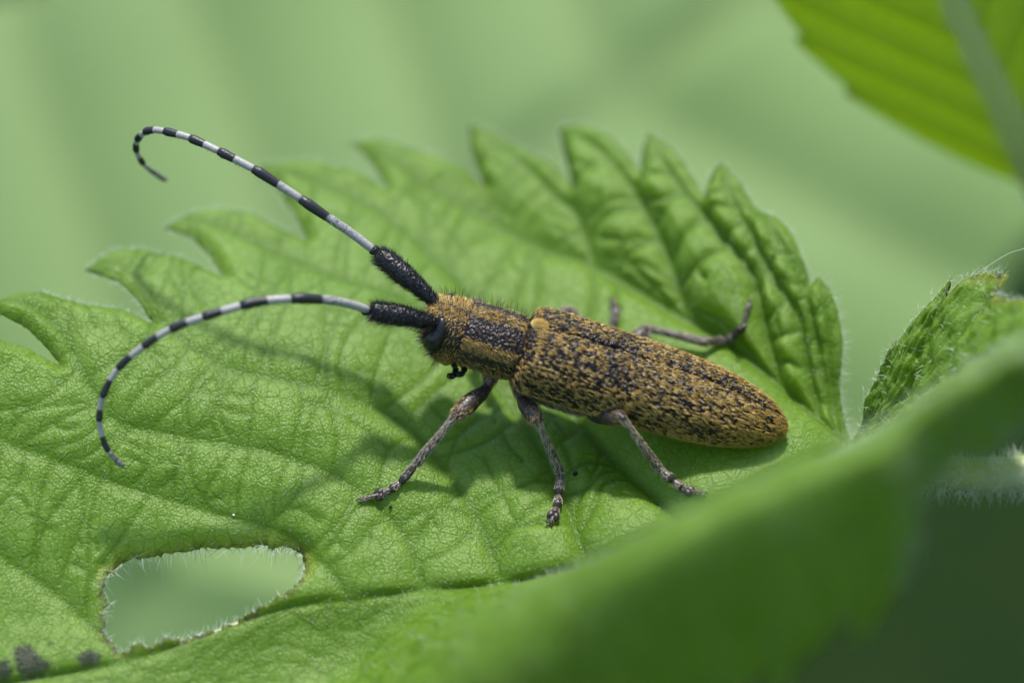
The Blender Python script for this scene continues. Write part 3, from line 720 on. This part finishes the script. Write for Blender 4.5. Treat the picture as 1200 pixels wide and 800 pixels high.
# scutellum: rounded shield with dense ochre felt
sc0 = B(.035, 0, .186); sv = []; sf = []
nu_, nv_ = 8, 28
for i in range(nu_+1):
    for j in range(nv_):
        r = math.sin(i/nu_*math.pi/2); an = 2*math.pi*j/nv_
        sv.append(B(.036+.040*r*math.cos(an), .034*r*math.sin(an), .183+.020*math.cos(i/nu_*math.pi/2)))
for i in range(nu_):
    for j in range(nv_): sf.append((i*nv_+j, i*nv_+(j+1) % nv_, (i+1)*nv_+(j+1) % nv_, (i+1)*nv_+j))
Mf = NM('scutellum felt'); Mf.put(Mf.b.inputs['Base Color'], Mf.mix(Mf.noise(80, 3), c4(.52, .36, .10), c4(.70, .52, .20))); Mf.b.inputs['Roughness'].default_value = .7
Mf.t.links.new(Mf.bump(Mf.noise(200, 2), .6, .004), Mf.b.inputs['Normal'])
scut = mesh_obj('scutellum', np.array(sv), sf, Mf.m, beetle)
a = rng.uniform(0, 2*np.pi, 700); r = np.sqrt(rng.random(700)); p = B(.036+.039*r*np.cos(a), .033*r*np.sin(a), .183+.020*np.sqrt(1-r*r*.98))
hair_obj('felt', p, AXw*.8+UUw*.35+.25*rng.normal(size=p.shape), .016, .0017, M_OCHRE, scut, attrs=dict(shade=rng.uniform(.65, .95, 700)))

# eyes: kidney shaped, wrapped round the antenna socket
for s in (1, -1):
    c, ra = eye_curve(s); V_, F_ = tube_data(c, ra, 18); mesh_obj('eye', V_, F_, M_EYE, beetle)

# mouthparts: jaw lump and two bent palps
mp, mn = on_body(530, 424)
jaw = resample([B(-.36, .0, -.12), B(-.34, .01, -.185), B(-.315, .015, -.212)], 14)
V_, F_ = tube_data(jaw, np.interp(np.linspace(0, 1, 14), [0, .5, 1], [.07, .055, .03]), 14); mesh_obj('mandible', V_, F_, M_BLACK, beetle)
for pts_ in ([(538,424,.12),(544,430,.08),(542,437,.05),(535,439,.03)], [(531,424,.12),(534,433,.07),(531,440,.03),(525,440,.01)]):
    w = resample([P(*x) for x in pts_], 22); rr_ = .0125+.0035*np.abs(np.sin(np.linspace(0, 3*np.pi, 22)))
    V_, F_ = tube_data(w, rr_, 10); mesh_obj('palp', V_, F_, M_BLACK, beetle)

# antennae
def antenna(base_px, path, marks, scape_end, sgn_name):
    bp_, bn_ = on_body(*base_px)
    se = P(*scape_end)
    # scape: club with a bulbous socket
    sc = resample([bp_-bn_*.02, bp_+(se-bp_)*.06, bp_+(se-bp_)*.5 + UUw*.006, se], 46); tpar = np.linspace(0, 1, 46)
    sr = np.interp(tpar, [0, .03, .08, .2, .55, .85, .95, 1], [.028, .030, .024, .033, .046, .046, .038, .022])
    ped = resample([se, se+(se-bp_)*.03, se+unit(se-bp_)*.035], 12); pr = np.interp(np.linspace(0, 1, 12), [0, .3, .7, 1], [.018, .026, .028, .02])
    ant = mesh_obj('antenna', *join([tube_data(sc, sr, 20), tube_data(ped, pr, 14)]), M_BLACK, beetle)
    # dense dark fringe, longest on the underside
    n = 2600; i = rng.integers(2, 45, n); t_ = unit(np.gradient(sc, axis=0))[i]; v = unit(np.cross(t_, rng.normal(size=(n, 3))))
    under = np.clip(-(v @ UPV), 0, 1); top = np.clip((v @ UPV), 0, 1)
    L_ = rng.uniform(.012, .03, n)*(1+1.2*under*(rng.random(n) < .45) + .8*top*(rng.random(n) < .3))
    hair_obj('seta', sc[i]+v*sr[i][:, None]*.95, v*.6+t_*.75+.2*rng.normal(size=v.shape), L_, .0012, M_BLACKHAIR, ant)
    w = catmull([P(*q) for q in path], 600); cp = catmull(path, 600)
    def locate(m): return int(np.argmin((cp[:, 0]-m[0])**2+(cp[:, 1]-m[1])**2))
    idx = [0]+[locate(m) for m in marks]
    k = 0; nseg = (len(idx)-1)//2
    for sidx in range(nseg):
        i0, ib, i1 = idx[2*sidx], idx[2*sidx+1], idx[2*sidx+2]
        f0 = sidx/nseg; rbase = .0225*(1-.52*f0)
        seg = w[i0:i1+1]
        if len(seg) < 6: continue
        seg = resample(seg[::max(1, len(seg)//12)] if len(seg) > 12 else seg, 30); seg[-1] = w[i1]
        x = np.linspace(0, 1, 30); fb = (ib-i0)/(i1-i0)
        rad_ = rbase*np.interp(x, [0, .06, fb, .93, 1], [.76, .93, .99, 1.2, .98])
        V_, F_ = tube_data(seg, rad_, 14)
        band = np.r_[np.repeat(np.clip(.5+(x-fb)*9, 0, 1), 14), 0 if fb > 0 else 1, 1]
        dusk = np.r_[np.repeat(np.clip((x-.08)*2, 0, 1)*max(0, .85-.28*sidx), 14), 0, 0]
        if sidx >= nseg-1: band = np.clip(band*.0+.62*(1-f0*.2), 0, 1); band[:14*5] = .2
        o_ = mesh_obj('antenna_segment', V_, F_, M_BAND, ant, attrs=dict(band=band, dusk=dusk))
        if sidx < 5:
            m = int(26*(1-.12*sidx)); j = rng.integers(0, 29, m); v = unit(-UPV[None]+.5*rng.normal(size=(m, 3)))
            hair_obj('seta', seg[j]+v*rad_[j][:, None]*.9, v+.6*unit(np.gradient(seg, axis=0))[j], rng.uniform(.015, .035, m), .0007, M_BLACKHAIR, o_)
    return ant
antenna((506, 377), [(431,362.5,-.19),(400,354,-.28),(365,350,-.36),(341,350,-.40),(306,353,-.43),(283,358,-.45),(239,371,-.46),(200,385.5,-.45),(168,406,-.43),(139,431,-.39),(122,460,-.36),(116.5,490,-.32),(122,518,-.29),(131,533,-.27),(144,546,-.25)],
        [(365,350),(341,350),(306,354),(282,358),(260,363),(238,371),(219,377),(200,385.5),(185,394),(168,406),(153,417),(138.5,432),(130,446),(121,465),(119,480),(116.5,493),(120,515),(127,528),(133,536),(144,546)], (433, 364, -.17), 'near')
antenna((509, 353), [(439,294,-.0),(410,272,-.02),(377,250,-.04),(352,233,-.05),(318,211,-.06),(297,198,-.06),(257,177.5,-.04),(223,162,0),(206,157,.03),(193,154,.06),(180,152.5,.10),(170,155,.14),(161,164,.20),(160,177,.27),(168,192,.36),(180,202,.44),(194,211,.52)],
        [(377,250),(352,233),(318,211),(297,198),(275,186),(257,177.5),(238,168),(223,162),(206,157),(193,154),(180,152.5),(170,155),(166,158),(161,164),(160.5,168),(160,177),(163,184),(168,192),(174,197),(194,211)], (442, 296, .0), 'far')

# legs
def fur(name, path, rad, n, mat, parent, shade, lmin=.012, lmax=.024, r=.0012):
    path = np.asarray(path); i = rng.integers(0, len(path)-1, n); f_ = rng.random(n)[:, None]; c = path[i]*(1-f_)+path[i+1]*f_
    t_ = unit(path[i+1]-path[i]); v = unit(np.cross(t_, rng.normal(size=(n, 3)))); R_ = np.asarray(rad)[i][:, None]
    hair_obj(name, c+v*R_*.96, t_*.9+v*.2+.18*rng.normal(size=v.shape), rng.uniform(lmin, lmax, n), r, mat, parent, attrs=dict(shade=np.clip(shade+.2*rng.normal(size=n), 0, 1)))
def leg(coxa, hip, knee, ankle, tars, fw=.045, mat=M_OCHRE, sh=.35):
    """coxa..knee is the femur, then shin and three-jointed foot with claws"""
    f1 = resample([coxa, hip, hip+(knee-hip)*.5, knee], 40); x = np.linspace(0, 1, 40)
    hx = np.linalg.norm(hip-coxa)/(np.linalg.norm(hip-coxa)+np.linalg.norm(knee-hip)+1e-6)
    r1 = np.interp(x, [0, hx*.7, hx, hx+(1-hx)*.25, hx+(1-hx)*.6, hx+(1-hx)*.9, 1], [.055, .034, .022, fw*.8, fw, fw*.8, .019])
    lg = mesh_obj('leg', *tube_data(f1, r1, 18), M_LEGC, beetle)
    fur('pubescence', f1, r1, 1000, mat, lg, sh); fur('down', f1, r1, 350, M_GREYHAIR, lg, .6)
    d_ = unit(ankle-knee); t1 = resample([knee-d_*.005, knee+(ankle-knee)*.5, ankle], 30)
    r2 = np.interp(np.linspace(0, 1, 30), [0, .05, .15, .6, .93, 1], [.018, .019, .014, .019, .023, .018])
    tib = mesh_obj('tibia', *tube_data(t1, r2, 14), M_LEGC, lg)
    fur('pubescence', t1, r2, 800, M_GREYHAIR, tib, .46)
    fur('down', t1, r2, 420, M_GREYHAIR, tib, .75)
    parts = []; pts_ = [ankle]+tars; fr_ = []
    for j in range(len(pts_)-1):
        last = j == len(pts_)-2
        g = resample([pts_[j], pts_[j]+(pts_[j+1]-pts_[j])*.5, pts_[j+1]], 12)
        rr_ = np.interp(np.linspace(0, 1, 12), [0, .15, .75, 1], [.012, .017, .024, .015] if not last else [.008, .009, .013, .010])
        parts.append(tube_data(g, rr_, 12)); fr_.append((g, rr_))
    # the two-lobed pad under the foot
    if len(pts_) > 3:
        e0 = pts_[-2]; dp = unit(pts_[-2]-pts_[-3]); sp_ = unit(np.cross(dp, UUw))
        for s in (1, -1): parts.append(tube_data(resample([e0-dp*.012, e0+dp*.006+sp_*s*.014, e0+dp*.026+sp_*s*.020-UUw*.006], 8), [.010, .014, .016, .017, .017, .015, .012, .007], 10))
    # pair of claws
    e = pts_[-1]; dd = unit(pts_[-1]-pts_[-2]); sd = unit(np.cross(dd, UUw))
    for s in (1, -1):
        parts.append(tube_data(resample([e, e+dd*.018+sd*s*.012, e+dd*.026+sd*s*.014-UUw*.012], 8), np.linspace(.006, .0015, 8), 6))
    ta = mesh_obj('tarsus', *join(parts), M_LEGC, lg)
    for g, rr_ in fr_[:-1]: fur('down', g[:9], rr_[:9], 320, M_GREYHAIR, ta, .66, .010, .018)
    fur('down', fr_[-1][0], fr_[-1][1], 60, M_GREYHAIR, ta, .5, .010, .016)
    return lg
foot = lambda x, y: on_leaf(x, y, .016)
leg(B(-.12,.05,-.10), P(572,452,.02), P(533,488,-.10), P(485,549,-.09)*.4+on_leaf(485,549,.075)*.6, [foot(469,567), foot(458,575), foot(447,579.5), foot(425,587)])
leg(B(.02,.07,-.10), P(611,466,-.02), P(630,493,-.14), on_leaf(649,569,.085), [on_leaf(652,587,.04), foot(651,597), foot(648,604), foot(645,616)])
leg(B(.36,.10,-.08), P(694,486,-.02), P(729,489,-.22), on_leaf(781,559,.09), [on_leaf(793,568,.04), foot(801,573), foot(808,576), foot(823,579)])
leg(B(.36,-.10,-.10), B(.40,-.19,-.17), P(759,385,.42), on_leaf(829,412,.06), [on_leaf(848,405,.03), foot(861,395), foot(870,385), foot(877,357)], mat=M_GREYHAIR, sh=.4)
leg(B(.02,-.07,-.10), B(.03,-.17,-.14), P(668,363,.40), P(712,402,.50), [on_leaf(722,383,.02), foot(723,374), foot(721,366), foot(717,354)], mat=M_GREYHAIR, sh=.35)
leg(B(-.12,-.05,-.10), B(-.12,-.15,-.13), P(556,354,.30), P(588,382,.55), [on_leaf(592,392,.02), foot(594,396), foot(596,400), foot(600,408)], mat=M_GREYHAIR, sh=.3)

# ------------------------------------------------------------------ small things on the leaf
def speck(name, px, py, r, label, cat, mat, seed, stretch=(1, 1, 1)):
    c = on_leaf(px, py, r*.7); V_ = []; F_ = []; rs = np.random.default_rng(seed)
    for i in range(7):
        for j in range(10):
            a_, b_ = math.pi*i/6, 2*math.pi*j/10
            d_ = np.array([math.sin(a_)*math.cos(b_), math.sin(a_)*math.sin(b_), math.cos(a_)]); d_ = d_*np.array(stretch)
            V_.append(c + d_*r*(1+.3*noise.noise(Vector(d_*2.2)+Vector((seed, 0, 0)))))
    for i in range(6):
        for j in range(10): F_.append((i*10+j, i*10+(j+1) % 10, (i+1)*10+(j+1) % 10, (i+1)*10+j))
    o = mesh_obj(name, np.array(V_), F_, mat); o['label'] = label; o['category'] = cat; return o
speck('frass_pellet', 675, 556, .012, 'tiny black dropping on the leaf between the middle and hind legs', 'dropping', M_BLACK, 1, (1, .7, 1.3))
speck('frass_pellet', 458, 594, .008, 'tiny dark dropping on the leaf beside the foreleg foot', 'dropping', M_BLACK, 2)
Md = NM('clear drop'); Md.b.inputs['Base Color'].default_value = c4(.9, .92, .9); Md.b.inputs['Roughness'].default_value = .08
speck('sap_droplet', 274, 603, .0055, 'tiny glinting pale droplet on the leaf above the bite hole', 'droplet', Md.m, 3)
def thread(pts_, label):
    w = resample(pts_, 30); o = mesh_obj('silk_thread', *tube_data(w, .0012, 5), M_WHITEHAIR); o['label'] = label; o['category'] = 'thread'
lobe_tip = Vn.reshape(NT, NV, 3)[3*26, -1]
thread([lobe_tip, P(1180, 298, -.1), P(1200, 291, -.1), P(1260, 268, -.1)], 'fine pale silk thread running from the tip of the upright leaf lobe')
